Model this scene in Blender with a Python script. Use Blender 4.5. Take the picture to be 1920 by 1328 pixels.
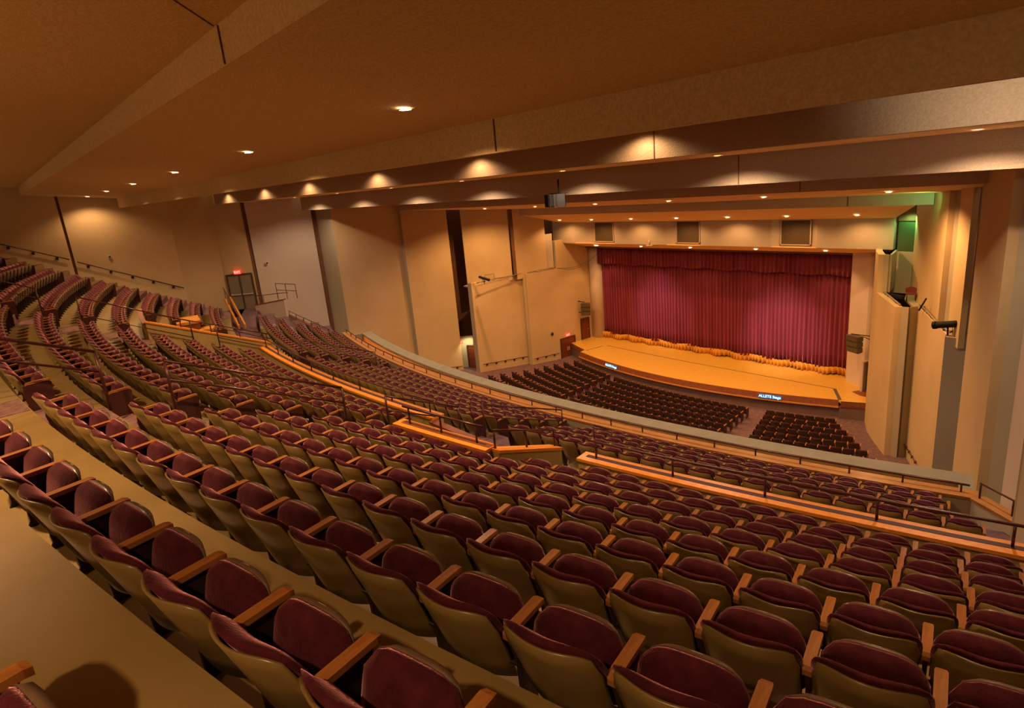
import bpy, math, random
from mathutils import Vector, Matrix
random.seed(7)
for o in list(bpy.data.objects): bpy.data.objects.remove(o)
S = bpy.context.scene
COL = S.collection
R = math.radians
# ------------------------------------------------------------------ camera
cam = bpy.data.cameras.new('camera'); co = bpy.data.objects.new('camera', cam); COL.objects.link(co)
F, TH, RO, PS = 1171.317, 0.2694916, -0.0906089, 0.8814768
cam.sensor_fit = 'HORIZONTAL'; cam.sensor_width = 36.0; cam.lens = 36.0 * F / 1920.0
cam.clip_start = 0.05; cam.clip_end = 300
def cdir(x, y, z):          # camera right/forward/up components -> world
    c, s = math.cos(TH), math.sin(TH); y, z = c*y + s*z, -s*y + c*z
    c, s = math.cos(PS), math.sin(PS); return Vector((c*x - s*y, s*x + c*y, z))
cr, sr = math.cos(RO), math.sin(RO)
rt = cdir(cr, 0, sr); up = cdir(-sr, 0, cr); fw = cdir(0, 1, 0)
co.matrix_world = Matrix(((rt.x, up.x, -fw.x, 0), (rt.y, up.y, -fw.y, 0), (rt.z, up.z, -fw.z, 0), (0, 0, 0, 1)))
S.camera = co
def project(p):
    v = Vector(p); d = v.dot(fw)
    if d < .05: return None
    return 960 + F*v.dot(rt)/d, 664 - F*v.dot(up)/d, d
# ------------------------------------------------------------------ world, exposure
S.view_settings.view_transform = 'Standard'; S.view_settings.look = 'None'
S.view_settings.gamma = 1; S.view_settings.use_curve_mapping = False
S.view_settings.exposure = 1.78
S.cycles.use_denoising = True; S.cycles.max_bounces = 7; S.cycles.diffuse_bounces = 5
S.cycles.sample_clamp_indirect = 4.0; S.cycles.caustics_reflective = False; S.cycles.caustics_refractive = False
W = bpy.data.worlds.new('world'); S.world = W; W.use_nodes = True
W.node_tree.nodes['Background'].inputs[0].default_value = (1.0, .62, .34, 1)
W.node_tree.nodes['Background'].inputs[1].default_value = 0.14
EN = 1.0                    # master level of the house lights
WARM = (1.0, .60, .30); AMB = (1.0, .52, .2); SOFT = (1.0, .72, .48); GREEN = (.35, 1.0, .35)
def spot(name, loc, to, watt, deg=110, col=WARM, blend=.6, rad=.08, parent=None):
    l = bpy.data.lights.new(name, 'SPOT'); l.energy = watt*EN; l.spot_size = R(deg); l.spot_blend = blend
    l.color = col; l.shadow_soft_size = rad
    o = bpy.data.objects.new(name, l); COL.objects.link(o); o.location = loc
    o.rotation_euler = (Vector(to) - Vector(loc)).to_track_quat('-Z', 'Y').to_euler()
    return o
# ------------------------------------------------------------------ materials
def mat(name, col, rough=.6, col2=None, scale=8., bump=0., bscale=60., metal=0., coat=0., spec=.4, detail=4., stretch=None, emit=None, estr=0., sheen=0.):
    m = bpy.data.materials.new(name); m.use_nodes = True; nt = m.node_tree; b = nt.nodes['Principled BSDF']
    b.inputs['Base Color'].default_value = (*col, 1); b.inputs['Roughness'].default_value = rough
    b.inputs['Metallic'].default_value = metal; b.inputs['Specular IOR Level'].default_value = spec
    b.inputs['Coat Weight'].default_value = coat; b.inputs['Coat Roughness'].default_value = .25
    if sheen:
        b.inputs['Sheen Weight'].default_value = sheen; b.inputs['Sheen Roughness'].default_value = .35
        b.inputs['Sheen Tint'].default_value = (1, .42, .46, 1)
    tc = nt.nodes.new('ShaderNodeTexCoord'); src = tc.outputs['Object']
    if stretch:
        mp = nt.nodes.new('ShaderNodeMapping'); mp.inputs['Scale'].default_value = stretch
        nt.links.new(src, mp.inputs[0]); src = mp.outputs[0]
    if col2:
        n = nt.nodes.new('ShaderNodeTexNoise'); n.inputs['Scale'].default_value = scale; n.inputs['Detail'].default_value = detail
        nt.links.new(src, n.inputs['Vector'])
        cr_ = nt.nodes.new('ShaderNodeValToRGB'); cr_.color_ramp.elements[0].color = (*col, 1); cr_.color_ramp.elements[1].color = (*col2, 1)
        cr_.color_ramp.elements[0].position = .35; cr_.color_ramp.elements[1].position = .68
        nt.links.new(n.outputs[0], cr_.inputs[0]); nt.links.new(cr_.outputs[0], b.inputs['Base Color'])
    if bump:
        n2 = nt.nodes.new('ShaderNodeTexNoise'); n2.inputs['Scale'].default_value = bscale; n2.inputs['Detail'].default_value = 3
        nt.links.new(src, n2.inputs['Vector'])
        bp = nt.nodes.new('ShaderNodeBump'); bp.inputs['Strength'].default_value = bump; bp.inputs['Distance'].default_value = .02
        nt.links.new(n2.outputs[0], bp.inputs['Height']); nt.links.new(bp.outputs[0], b.inputs['Normal'])
    if emit:
        b.inputs['Emission Color'].default_value = (*emit, 1); b.inputs['Emission Strength'].default_value = estr
    return m
M = {}
M['wall'] = mat('plaster_cream', (.52, .37, .19), .75, (.58, .42, .225), .5, .15, 30)
M['wallpale'] = mat('plaster_pale', (.56, .455, .36), .6, (.60, .49, .39), .4, .15, 30)
M['wallgrey'] = mat('plaster_grey_and_shade', (.36, .30, .20), .7, (.40, .33, .22), .5, .1, 30)  # grey plaster; on wall returns it carries their shade as colour
M['olive'] = mat('painted_board_olive', (.40, .29, .10), .6, (.45, .33, .12), 2., .05, 30)
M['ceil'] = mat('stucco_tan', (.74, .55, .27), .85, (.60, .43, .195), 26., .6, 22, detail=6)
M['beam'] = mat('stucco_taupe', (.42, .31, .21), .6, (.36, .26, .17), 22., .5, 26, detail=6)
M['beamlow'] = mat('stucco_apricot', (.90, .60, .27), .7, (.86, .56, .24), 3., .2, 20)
M['fascia'] = mat('panel_greige', (.47, .38, .27), .6, (.51, .41, .29), 1.)
M['darkslot'] = mat('joint_and_slot_shade', (.17, .075, .03), .8, (.14, .06, .024), 2.)  # joints and backings; the dark of the slots is put into the colour
M['greendark'] = mat('green_light_tint', (.06, .09, .03), .8, (.07, .10, .035), 2.)  # dark recess panels with the green slot light put into their colour
M['floor'] = mat('painted_concrete_ochre', (.25, .165, .055), .5, (.30, .20, .068), 1.3, .12, 7, detail=8)
M['carpet'] = mat('carpet_mauve', (.16, .085, .075), .95, (.27, .155, .14), 9., .5, 60, detail=8, spec=.1)
M['carpetdark'] = mat('carpet_plum', (.13, .075, .085), .95, (.19, .115, .12), 7., .4, 60, detail=8, spec=.1)
M['apron'] = mat('carpet_apron_brown', (.17, .10, .075), .95, (.20, .125, .10), 1.5, .3, 60, spec=.1)
M['velvet'] = mat('velvet_burgundy', (.045, .006, .011), .85, (.078, .012, .020), 9., .25, 45, spec=.1, sheen=.72)
M['shell'] = mat('laminate_bronze', (.185, .12, .036), .36, (.23, .15, .045), 4., 0, coat=.45)
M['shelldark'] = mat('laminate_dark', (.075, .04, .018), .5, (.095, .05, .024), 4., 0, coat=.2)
M['recess'] = mat('recess_olive', (.24, .17, .07), .8, (.27, .19, .08), 1.)
M['pan'] = mat('seat_pan_brown', (.11, .065, .04), .5, (.14, .085, .05), 5., 0, coat=.3)
M['arm'] = mat('oiled_wood_arm', (.27, .095, .02), .6, (.38, .15, .032), 6., 0, coat=.05, spec=.25, stretch=(9, 1, 9))
M['metal'] = mat('dark_painted_metal', (.035, .017, .014), .45, metal=.2)
M['endp'] = mat('end_panel_oxblood', (.045, .009, .008), .55, (.055, .012, .01), 4., 0, coat=.1)
M['plate'] = mat('number_plate_cream', (.75, .66, .5), .4)
M['wood'] = mat('wood_cap_orange', (.80, .27, .022), .45, (.90, .34, .035), 4., 0, coat=.1, stretch=(3, 3, 12))
M['wooddark'] = mat('wood_mahogany', (.19, .05, .015), .5, (.25, .07, .02), 5., 0, coat=.1)
M['woodmid'] = mat('wood_cap_brown', (.36, .15, .035), .5, (.44, .19, .05), 4., 0, coat=.1)
M['cap_strip'] = mat('cap_strip_plum', (.07, .02, .025), .6)  # plum strip along the middle of the cap
M['rail'] = mat('handrail_maroon', (.075, .018, .016), .35, metal=.3, coat=.3)
M['trough'] = mat('trough_apricot', (.80, .43, .13), .6, (.76, .40, .12), 2.)
M['lip'] = mat('lip_concrete_beige', (.26, .23, .165), .75, (.225, .195, .135), 2.5, .2, 30)
M['deck'] = mat('stage_maple', (.64, .36, .055), .35, (.76, .46, .085), 2.2, 0, coat=.25, stretch=(1.2, 7, 1), detail=6)
M['lift'] = mat('lift_joint_dark', (.05, .03, .02), .6)
M['steelgrey'] = mat('steel_strip_grey', (.22, .2, .17), .4, metal=.6)
M['curtain'] = mat('curtain_velvet_red', (.19, .032, .055), .8, (.23, .042, .07), 3., .1, 40, sheen=.6, spec=.1, stretch=(1, 1, .1))
M['fringe'] = mat('fringe_gold', (.68, .33, .03), .6, (.5, .22, .02), 20., .4, 30, stretch=(6, 6, .4))
M['black'] = mat('matte_black', (.012, .009, .008), .75, spec=.2)
M['spk'] = mat('speaker_grille_grey', (.085, .07, .045), .5, (.11, .09, .06), 40.)
M['grille'] = mat('vent_mesh_brown', (.085, .055, .025), .7, (.11, .07, .03), 30.)
M['doorgrey'] = mat('door_taupe', (.22, .17, .115), .5)
M['frame'] = mat('door_frame_bronze', (.07, .04, .02), .5)
M['chrome'] = mat('brushed_bar', (.6, .48, .33), .4, metal=.1)
M['doorred'] = mat('door_cherry', (.16, .03, .01), .4, (.19, .04, .014), 3., 0, coat=.3, stretch=(3, 3, .5))
M['white'] = mat('white_plastic', (.7, .6, .48), .5)
M['exit'] = mat('exit_sign_red', (.5, .02, .015), .5, emit=(1, .05, .03), estr=.55)
M['exitl'] = mat('exit_letters', (1, .5, .4), .5, emit=(1, .4, .3), estr=.6)
M['lens'] = mat('lamp_lens', (1, .9, .75), .4, emit=(1, .80, .55), estr=5)
M['trimring'] = mat('lamp_trim', (.45, .3, .17), .4)
M['signpanel'] = mat('sign_panel_dark', (.01, .03, .07), .4, emit=(.02, .07, .16), estr=.5)
M['signtext'] = mat('sign_letters_blue', (.4, .75, 1), .4, emit=(.42, .75, 1), estr=.8)
M['orange'] = mat('plywood_orange', (.55, .22, .03), .5, (.62, .27, .04), 4.)
M['whitepaint'] = mat('white_panel_paint', (.52, .42, .38), .6)
M['litwall'] = mat('passage_cream', (.62, .52, .32), .7)
M['redseat'] = mat('red_fabric', (.16, .03, .03), .8)
# ------------------------------------------------------------------ mesh builder
class MB:
    def __init__(s): s.v = []; s.f = []; s.sm = []
    def add(s, vs, fs, smooth=False):
        n = len(s.v); s.v += [tuple(v) for v in vs]; s.f += [tuple(i + n for i in f) for f in fs]; s.sm += [smooth]*len(fs); return s
    def box(s, c, d, rz=0., rx=0.):
        x, y, z = d[0]/2, d[1]/2, d[2]/2; m = Matrix.Translation(c) @ Matrix.Rotation(rz, 4, 'Z') @ Matrix.Rotation(rx, 4, 'X')
        vs = [m @ Vector((i*x, j*y, k*z)) for i in (-1, 1) for j in (-1, 1) for k in (-1, 1)]
        return s.add(vs, [(0, 1, 3, 2), (4, 6, 7, 5), (0, 4, 5, 1), (2, 3, 7, 6), (0, 2, 6, 4), (1, 5, 7, 3)])
    def hexa(s, b, t):                      # bottom quad, top quad (same winding, ccw seen from above)
        return s.add(list(b) + list(t), [(3, 2, 1, 0), (4, 5, 6, 7), (0, 1, 5, 4), (1, 2, 6, 5), (2, 3, 7, 6), (3, 0, 4, 7)])
    def loft(s, loops, smooth=False, caps=True, closed=True):
        n = len(loops[0]); vs = [p for l in loops for p in l]; fs = []
        for i in range(len(loops)-1):
            for j in range(n if closed else n-1):
                a, b = i*n + j, i*n + (j+1) % n; fs.append((a, b, b+n, a+n))
        s.add(vs, fs, smooth)
        if caps:
            k = len(s.v) - len(vs); s.f += [tuple(range(k+n-1, k-1, -1)), tuple(range(len(s.v)-n, len(s.v)))]; s.sm += [False]*2
        return s
    def tube(s, pts, r=.025, n=8):
        pts = [Vector(p) for p in pts]; loops = []
        for i, p in enumerate(pts):
            d = (pts[min(i+1, len(pts)-1)] - pts[max(i-1, 0)]).normalized()
            u = d.cross(Vector((0, 0, 1)) if abs(d.z) < .9 else Vector((1, 0, 0))).normalized(); w = u.cross(d)
            loops.append([p + (u*math.cos(t) + w*math.sin(t))*r for t in [2*math.pi*k/n for k in range(n)]])
        return s.loft(loops, True)
    def build(s, name, m, parent=None, **kw):
        me = bpy.data.meshes.new(name); me.from_pydata(s.v, [], s.f); me.update()
        if any(s.sm): me.polygons.foreach_set('use_smooth', s.sm)
        me.materials.append(m if not isinstance(m, str) else M[m])
        o = bpy.data.objects.new(name, me); COL.objects.link(o)
        if parent is not None: o.parent = parent
        for k, v in kw.items(): o[k] = v
        return o
def thing(name, label, cat, loc=(0, 0, 0), rz=0., group=None):
    o = bpy.data.objects.new(name, None); COL.objects.link(o); o.location = loc; o.rotation_euler = (0, 0, rz)
    o.empty_display_size = .2; o['label'] = label; o['category'] = cat; o['kind'] = 'thing'
    if group: o['group'] = group
    return o
def tag(o, label, cat, group=None, kind='thing'):
    o['label'] = label; o['category'] = cat; o['kind'] = kind
    if group: o['group'] = group
    return o
def struct(o): o['kind'] = 'structure'; return o
# ------------------------------------------------------------------ hall geometry: seat arcs
CX, CY = -19.170, 72.547                    # centre of the balcony seat arcs
def xyz(r, a, h): t = R(a); return Vector((CX + r*math.sin(t), CY - r*math.cos(t), -h))
def rk(k): return 74.006 - 1.151*k + .0169*k*k if k >= 0 else 74.006 - 1.13*k
def hk(k): return 1.786 + .5122*k - .0083*k*k if k >= 0 else 1.786 + .51*k
T = .92                                     # seat-back height above its floor
def ri(i): return 63.45 - .9*i
def hi(i): return 6.15 + .34*i
def arc(mb, prof, a0, a1, step=.75, smooth=False):   # prof: closed (r, h) loop
    n = max(1, int(abs(a1-a0)/step)); loops = [[xyz(r, a0 + (a1-a0)*i/n, h) for r, h in prof] for i in range(n+1)]
    return mb.loft(loops, smooth)
def ring(mb, r0, r1, h0, h1, a0, a1): return arc(mb, [(r0, h0), (r1, h0), (r1, h1), (r0, h1)], a0, a1)
AL, BL, CLf, CR, DL, DR = -19.6, -6.9, -5.5, 5.1, 5.95, 16.55   # block edges
# ---- upper balcony treads
fl = MB(); cp = MB()
HOLES = [(6.9, 9.25, 64.9, 67.05), (-10.4, -6.55, 64.9, 68.6)]
def spans(r0, r1, a0, a1):
    out = [(a0, a1)]
    for h0, h1, q0, q1 in HOLES:
        if r0 < q1 - .3 and r1 > q0 + .1:
            out = [p for s in out for p in ((s[0], min(s[1], h0)), (max(s[0], h1), s[1])) if p[1] - p[0] > .05]
    return out
for k in range(-4, 9):
    ro = rk(k) - .06; r1 = rk(k+1) - .06 if k < 8 else 64.9; h = hk(k) + T
    for a0, a1 in spans(r1, ro, AL, 18.2): ring(fl, r1, ro, h + .75, h, a0, a1)
    for a0, a1 in ((BL+.05, CLf-.05), (CR+.05, DL-.05), (AL, -17.1), (16.7, 18.2)):
        for s0, s1 in spans(r1, ro, a0, a1):
            ring(cp, ro-.38, ro, h, h-.25, s0, s1)             # half step below the riser
            ring(cp, r1+.02, ro-.38, h, h-.012, s0, s1)
struct(fl.build('floor', 'floor'))
struct(cp.build('floor_carpet', 'carpet'))
# ---- lower balcony
fl = MB(); cp = MB()
ring(cp, 63.6, 64.95, 7.6, 6.9, -20.5, 18)
ring(cp, 64.6, 68.2, 7.6, 7.05, -26, -19.4)
for i in range(5):
    ro = ri(i) - .03; r1 = ri(i+1) - .03 if i < 4 else 59.1
    ring(fl, r1, ro, hi(i) + T + .6, hi(i) + T, -17.3, 15.5 - .17*i)
    for a0, a1 in ((-6.3, -5.05), (5.1, 6.4), (15.5-.17*i, 18)):
        ring(cp, r1, ro, hi(i) + T, hi(i)+T-.012, a0, a1) if a0 < 15 else ring(cp, r1, ro, hi(i)+T+.6, hi(i)+T, a0, a1)
        if a0 < 15: ring(cp, ro-.3, ro, hi(i)+T, hi(i)+T-.17, a0, a1)
    ring(cp, r1, ro, hi(i)+T+.6, hi(i)+T, -21, -17.3)
struct(fl.build('floor', 'floor'))
struct(cp.build('floor_carpet', 'carpetdark'))
# ---- underside slab of the balcony
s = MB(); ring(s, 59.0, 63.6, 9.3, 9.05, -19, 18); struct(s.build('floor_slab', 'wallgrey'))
# ------------------------------------------------------------------ stalls floor
SX, SY = -22.3, 62.4
def stall(r, a, z): t = R(a); return Vector((SX + r*math.sin(t), SY - r*math.cos(t), z))
def zf(r): return -14.66 + .095*max(0, r - 31.1)
m_ = MB()
rs = [21, 27, 31.1, 35, 40, 46, 52]
m_.loft([[stall(r, a, zf(r)) for a in range(-34, 36, 3)] for r in rs], False, False, False)
struct(m_.build('floor_stalls', 'carpetdark'))
# ------------------------------------------------------------------ walls
def wall(name, pts, z0, z1, m, thick=.25, side=1, holes=None):
    """vertical panel(s) along plan points; thickness grows to the outer side"""
    mb = MB()
    for (x0, y0), (x1, y1) in zip(pts[:-1], pts[1:]):
        d = Vector((x1-x0, y1-y0, 0)); n = Vector((-d.y, d.x, 0)).normalized()*thick*side
        b = [Vector((x0, y0, z0)), Vector((x1, y1, z0)), Vector((x1, y1, z0))+n, Vector((x0, y0, z0))+n]
        if side < 0: b = [b[3], b[2], b[1], b[0]]
        mb.hexa(b, [v + Vector((0, 0, z1-z0)) for v in b])
    return struct(mb.build(name, m))
# left side, rear to front
wall('wall_left', [(-45.3, -8), (-45.3, 4.35)], -9, 2.6, 'wall')
wall('wall_left', [(-45.42, 4.35), (-45.42, 4.50)], -9, 2.6, 'darkslot')
wall('wall_left', [(-45.3, 4.50), (-45.3, 10.06)], -9, 2.6, 'wall')
wall('wall_left', [(-45.3, 10.06), (-46.3, 12.9)], -9, 1.6, 'wall')
wall('wall_left', [(-46.3, 12.9), (-45.05, 14.45)], -9, 1.6, 'wall')
wall('wall_left', [(-45.2, 14.5), (-45.1, 14.75)], -9, 1.6, 'darkslot')
wall('wall_left', [(-45.0, 14.75), (-43.25, 18.6)], -16, .8, 'wallpale')
wall('wall_left', [(-43.45, 18.62), (-43.3, 18.95)], -16, .5, 'darkslot')
wall('wall_left', [(-43.3, 18.95), (-41.0, 19.0)], -16, .5, 'wallgrey')
wall('wall_left', [(-41.0, 19.0), (-39.85, 23.5)], -16, .5, 'wall')
wall('wall_left', [(-39.85, 23.5), (-39.5, 23.5)], -16, .2, 'wallgrey')
wall('wall_left', [(-39.5, 23.5), (-38.75, 26.9)], -16, .0, 'wall')
wall('wall_left', [(-41.5, 27.0), (-39.5, 29.5)], -16, -.5, 'darkslot')
wall('wall_left', [(-39.1, 26.9), (-41.5, 27.0)], -16, .0, 'darkslot')
wall('wall_left', [(-38.6, 28.05), (-36.75, 31.05)], -7.4, -.6, 'wall')
wall('wall_left', [(-36.75, 31.2), (-36.6, 31.4)], -7.4, -1.2, 'darkslot')
wall('wall_left', [(-36.6, 31.4), (-36.45, 34.5)], -7.4, -1.2, 'wall')
wall('wall_left', [(-37.6, 27.3), (-37.2, 27.35)], -15.4, -7.05, 'wallgrey', .1)
wall('wall_left', [(-37.2, 27.35), (-36.8, 32.15)], -15.4, -7.05, 'wall', .3)
wall('wall_left', [(-36.8, 32.0), (-36.35, 31.95)], -15.4, -7.05, 'wallgrey', .1)
wall('wall_left', [(-36.35, 31.95), (-36.22, 35.3)], -15.4, -7.05, 'wall', .3)
wall('wall_left', [(-36.9, 35.25), (-36.22, 35.3)], -7.05, -5.0, 'wallgrey', .1)
wall('wall_left', [(-36.22, 35.3), (-36.1, 39.0)], -15.4, -4.9, 'wall', .3)
mb = MB(); mb.hexa([(-38.3, 27.45, -7.4), (-37.3, 27.4, -7.4), (-36.4, 35.3, -7.4), (-38.4, 35.3, -7.4)], [(-38.3, 27.45, -7.3), (-37.3, 27.4, -7.3), (-36.4, 35.3, -7.3), (-38.4, 35.3, -7.3)])
struct(mb.build('floor_ledge', 'wallgrey'))
wall('wall_left', [(-36.75, 33.9), (-36.4, 35.2)], -7.3, -4.3, 'fascia', .05)
# backing beyond slots
wall('wall_outer', [(-48.5, -9), (-48.5, 20), (-44.5, 24), (-41.5, 27), (-40, 42)], -17, 3, 'darkslot')
# proscenium columns and stage wings
mb = MB(); cxs = [(-36.1, 39.0), (-35.9, 38.85), (-35.5, 38.8), (-35.15, 38.95), (-35.0, 39.3), (-35.0, 40.2), (-36.1, 40.2)]
mb.loft([[Vector((x, y, z)) for x, y in cxs] for z in (-13.62, -4.9)], True); struct(mb.build('wall_proscenium', 'wallpale'))
mb = MB(); cxs = [(-15.1, 39.3), (-15.0, 38.7), (-13.75, 38.0), (-13.2, 38.2), (-13.2, 40.2), (-15.1, 40.2)]
mb.loft([[Vector((x, y, z)) for x, y in cxs] for z in (-13.62, -4.9)]); struct(mb.build('wall_proscenium', 'wallpale'))
# right side, stage to rear
wall('wall_right', [(-13.2, 38.1), (-12.35, 35.6), (-11.75, 34.3)], -15.4, -5.15, 'wall', .3, -1)
wall('wall_right', [(-11.75, 34.3), (-9.86, 31.3)], -15.4, -7.05, 'wall', .3, -1)
wall('wall_right', [(-9.86, 31.3), (-9.58, 31.3)], -15.4, -7.05, 'wallgrey', .1, -1)
wall('wall_right', [(-9.6, 31.4), (-9.2, 31.9)], -15.4, -7.05, 'recess', .1, -1)
wall('wall_right', [(-9.35, 31.75), (-6.95, 27.15)], -15.4, -7.05, 'wall', .05, -1)
wall('wall_right', [(-6.95, 27.12), (-6.2, 27.12)], -15.4, -7.05, 'wallgrey', .3, -1)
wall('wall_right', [(-11.75, 34.3), (-11.55, 34.3)], -7.05, -5.15, 'wallgrey', .1, -1)
wall('wall_right', [(-11.55, 34.3), (-11.88, 35.95)], -7.05, -5.15, 'wallgrey', .1, -1)
wall('wall_right', [(-11.9, 36.2), (-10.75, 36.0)], -7.4, -5.25, 'fascia', .1, -1)
wall('wall_right', [(-11.9, 36.4), (-10.75, 36.2)], -5.25, -3.6, 'greendark', .1, -1)
wall('wall_right', [(-11.9, 36.3), (-10.75, 36.1)], -3.7, -1.8, 'darkslot', .1, -1)
wall('wall_right', [(-10.75, 36.0), (-7.6, 29.3)], -7.4, -1.0, 'wall', .3, -1)
wall('wall_right', [(-7.6, 29.3), (-7.3, 29.1)], -7.4, -1.0, 'wallgrey', .1, -1)
wall('wall_right', [(-7.3, 29.2), (-7.1, 29.0)], -7.4, -1.0, 'greendark', .1, -1)
wall('wall_right', [(-7.0, 28.0), (-6.3, 26.7)], -7.4, -1.0, 'wall', .2, -1)
wall('wall_right', [(-6.3, 26.9), (-6.05, 26.9)], -7.4, -.9, 'wallgrey', .1, -1)
wall('wall_right', [(-6.8, 28.3), (-4.5, 28.3)], -15.6, .4, 'darkslot', .1, -1)
wall('wall_right', [(-5.3, 24.0), (-3.9, 20.7)], -16, .6, 'wall', .3, -1)
wall('wall_right', [(-3.9, 20.7), (-3.55, 20.6)], -16, .6, 'wallgrey', .1, -1)
wall('wall_right', [(-3.5, 20.9), (-3.15, 20.3)], -16, .6, 'darkslot', .1, -1)
wall('wall_right', [(-3.15, 19.8), (-1.75, 15.6), (-1.6, 12.0), (-.2, 10.0), (4.2, 1), (7, -5)], -16, 2.6, 'wallpale', .3, -1)
mb = MB(); mb.hexa([(-11.2, 36, -7.4), (-10.75, 34.3, -7.4), (-6.9, 27.3, -7.4), (-6.1, 27.2, -7.4)][::-1], [(-11.2, 36, -7.3), (-10.75, 34.3, -7.3), (-6.9, 27.3, -7.3), (-6.1, 27.2, -7.3)][::-1])
struct(mb.build('floor_ledge', 'wallgrey'))
wall('wall_outer', [(8, -9), (8, 12), (0, 22), (-3, 32), (-9, 42)], -17, 3, 'darkslot', .2, -1)
wall('wall_back', [(-41, 41.2), (-8, 41.2)], -17, 0, 'darkslot', .2)
# ------------------------------------------------------------------ ceiling (saw-tooth panels parallel to the stage)
def extr(mb, prof, x0, x1):               # prof: closed (y, z)
    return mb.loft([[Vector((x, y, z)) for y, z in prof] for x in (x0, x1)])
mb = MB(); extr(mb, [(-12, 2.75), (2.83, 2.076), (2.83, 2.5), (-12, 3.2)], -46, 9); struct(mb.build('ceiling', 'ceil'))
mb = MB(); extr(mb, [(2.83, 1.627), (7.4, 1.07), (7.4, 2.4), (2.83, 2.55)], -46, 9); struct(mb.build('ceiling', 'ceil'))
mb = MB(); extr(mb, [(7.4, .50), (7.9, .52), (7.9, 1.5), (7.4, 1.5)], -45.1, 9); struct(mb.build('ceiling_beam', 'ceil'))
mb = MB(); extr(mb, [(7.9, .9), (12.6, .95), (12.6, 1.6), (7.9, 1.6)], -46, 6); struct(mb.build('ceiling', 'ceil'))
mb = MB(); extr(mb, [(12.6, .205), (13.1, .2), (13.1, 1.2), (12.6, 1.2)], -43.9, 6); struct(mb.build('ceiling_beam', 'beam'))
mb = MB(); extr(mb, [(13.1, .2), (17.6, .16), (17.6, 1.), (13.1, 1.)], -46, 2); struct(mb.build('ceiling', 'beamlow'))
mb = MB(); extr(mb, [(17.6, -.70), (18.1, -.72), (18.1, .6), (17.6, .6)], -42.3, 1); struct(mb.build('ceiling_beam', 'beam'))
mb = MB(); extr(mb, [(18.1, -.70), (23.4, -.9), (23.4, -.2), (18.1, -.1)], -43, -2); struct(mb.build('ceiling', 'beamlow'))
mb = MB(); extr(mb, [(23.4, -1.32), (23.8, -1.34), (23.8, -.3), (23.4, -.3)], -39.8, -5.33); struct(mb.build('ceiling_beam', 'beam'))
mb = MB(); mb.hexa([(-39.5, 23.8, -1.34), (-5.4, 23.8, -1.34), (-7.9, 31.8, -2.085), (-36.9, 31.8, -2.085)], [(-39.5, 23.8, -.8), (-5.4, 23.8, -.8), (-7.9, 31.8, -1.6), (-36.9, 31.8, -1.6)])
struct(mb.build('ceiling', 'beamlow'))
mb = MB(); extr(mb, [(31.8, -2.575), (32.1, -2.6), (32.1, -1.9), (31.8, -1.9)], -36.25, -9.15); struct(mb.build('ceiling_beam', 'fascia'))
mb = MB(); mb.hexa([(-36.2, 32.1, -2.6), (-9.9, 32.1, -2.6), (-12.08, 36.2, -3.56), (-36.4, 36.2, -3.56)], [(-36.2, 32.1, -2.1), (-9.9, 32.1, -2.1), (-12.08, 36.2, -3.1), (-36.4, 36.2, -3.1)])
struct(mb.build('ceiling', 'beamlow'))
# proscenium fascia: zig-zag in plan, with three vent grilles
mb = MB()
fx = [(-37.3, 36.2), (-35.2, 36.15), (-33.6, 36.5), (-32.95, 36.5), (-31.0, 36.5), (-30.8, 36.2), (-26.2, 36.2), (-25.6, 36.5), (-23.65, 36.5), (-23.5, 36.2), (-18.7, 36.2), (-18.3, 36.5), (-16.4, 36.5), (-16.0, 36.2), (-12.07, 36.2)]
mb.loft([[Vector((x, y, -5.17)), Vector((x, y, -3.4)), Vector((x, y+.4, -3.4)), Vector((x, y+.4, -5.17))] for x, y in fx]); struct(mb.build('wall_fascia', 'fascia'))
mb = MB(); mb.hexa([(-37.2, 36.23, -5.19), (-12.1, 36.23, -5.19), (-13.2, 38.7, -5.78), (-36.3, 38.7, -5.78)], [(-37.2, 36.23, -5.12), (-12.1, 36.23, -5.12), (-13.2, 38.7, -5.4), (-36.3, 38.7, -5.4)])
struct(mb.build('ceiling_soffit', 'beamlow'))
mb = MB(); mb.hexa([(-36.3, 38.7, -5.9), (-13.2, 38.7, -5.9), (-13.2, 40.3, -5.9), (-36.3, 40.3, -5.9)], [(-36.3, 38.7, -5.4), (-13.2, 38.7, -5.4), (-13.2, 40.3, -5.4), (-36.3, 40.3, -5.4)])
struct(mb.build('ceiling_soffit', 'darkslot'))
for x0, x1, w in ((-32.9, -31.05, 'left'), (-25.5, -23.7, 'middle'), (-18.2, -16.45, 'right')):
    t = thing('vent_grille', '%s of the three dark mesh grilles in the panel above the stage curtain' % w, 'grille', ((x0+x1)/2, 36.45, -4.32), 0, 'grilles above the proscenium')
    hw = (x1-x0)/2
    m1 = MB(); m1.box((0, 0, 0), (2*hw, .06, 1.36)); m1.build('mesh_panel', 'grille', t)
    m1 = MB()
    for dx, dz, sx, sz in ((-hw, 0, .07, 1.5), (hw, 0, .07, 1.5), (0, .72, 2*hw+.07, .06), (0, -.72, 2*hw+.07, .06)): m1.box((dx, -.03, dz), (sx, .08, sz))
    m1.build('frame', 'fascia', t)
# ceiling joints
mb = MB()
for x, y, z0, z1 in ((-8.9, 7.395, .52, 1.06), (-9.4, 12.595, .22, .86), (-10.13, 17.595, -.68, .14), (-11.03, 23.395, -1.3, -.9), (-12.68, 31.79, -2.55, -2.1)):
    mb.box((x, y, (z0+z1)/2), (.03, .02, z1-z0))
mb.box((-8.3, 2.82, 1.85), (.018, .02, .42))
mb.tube([(-8.39, 2.8, 2.07), (-5.45, .5, 2.18), (-3.6, -1, 2.25)], .008, 4)
struct(mb.build('trim_joints', 'darkslot'))
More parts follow.
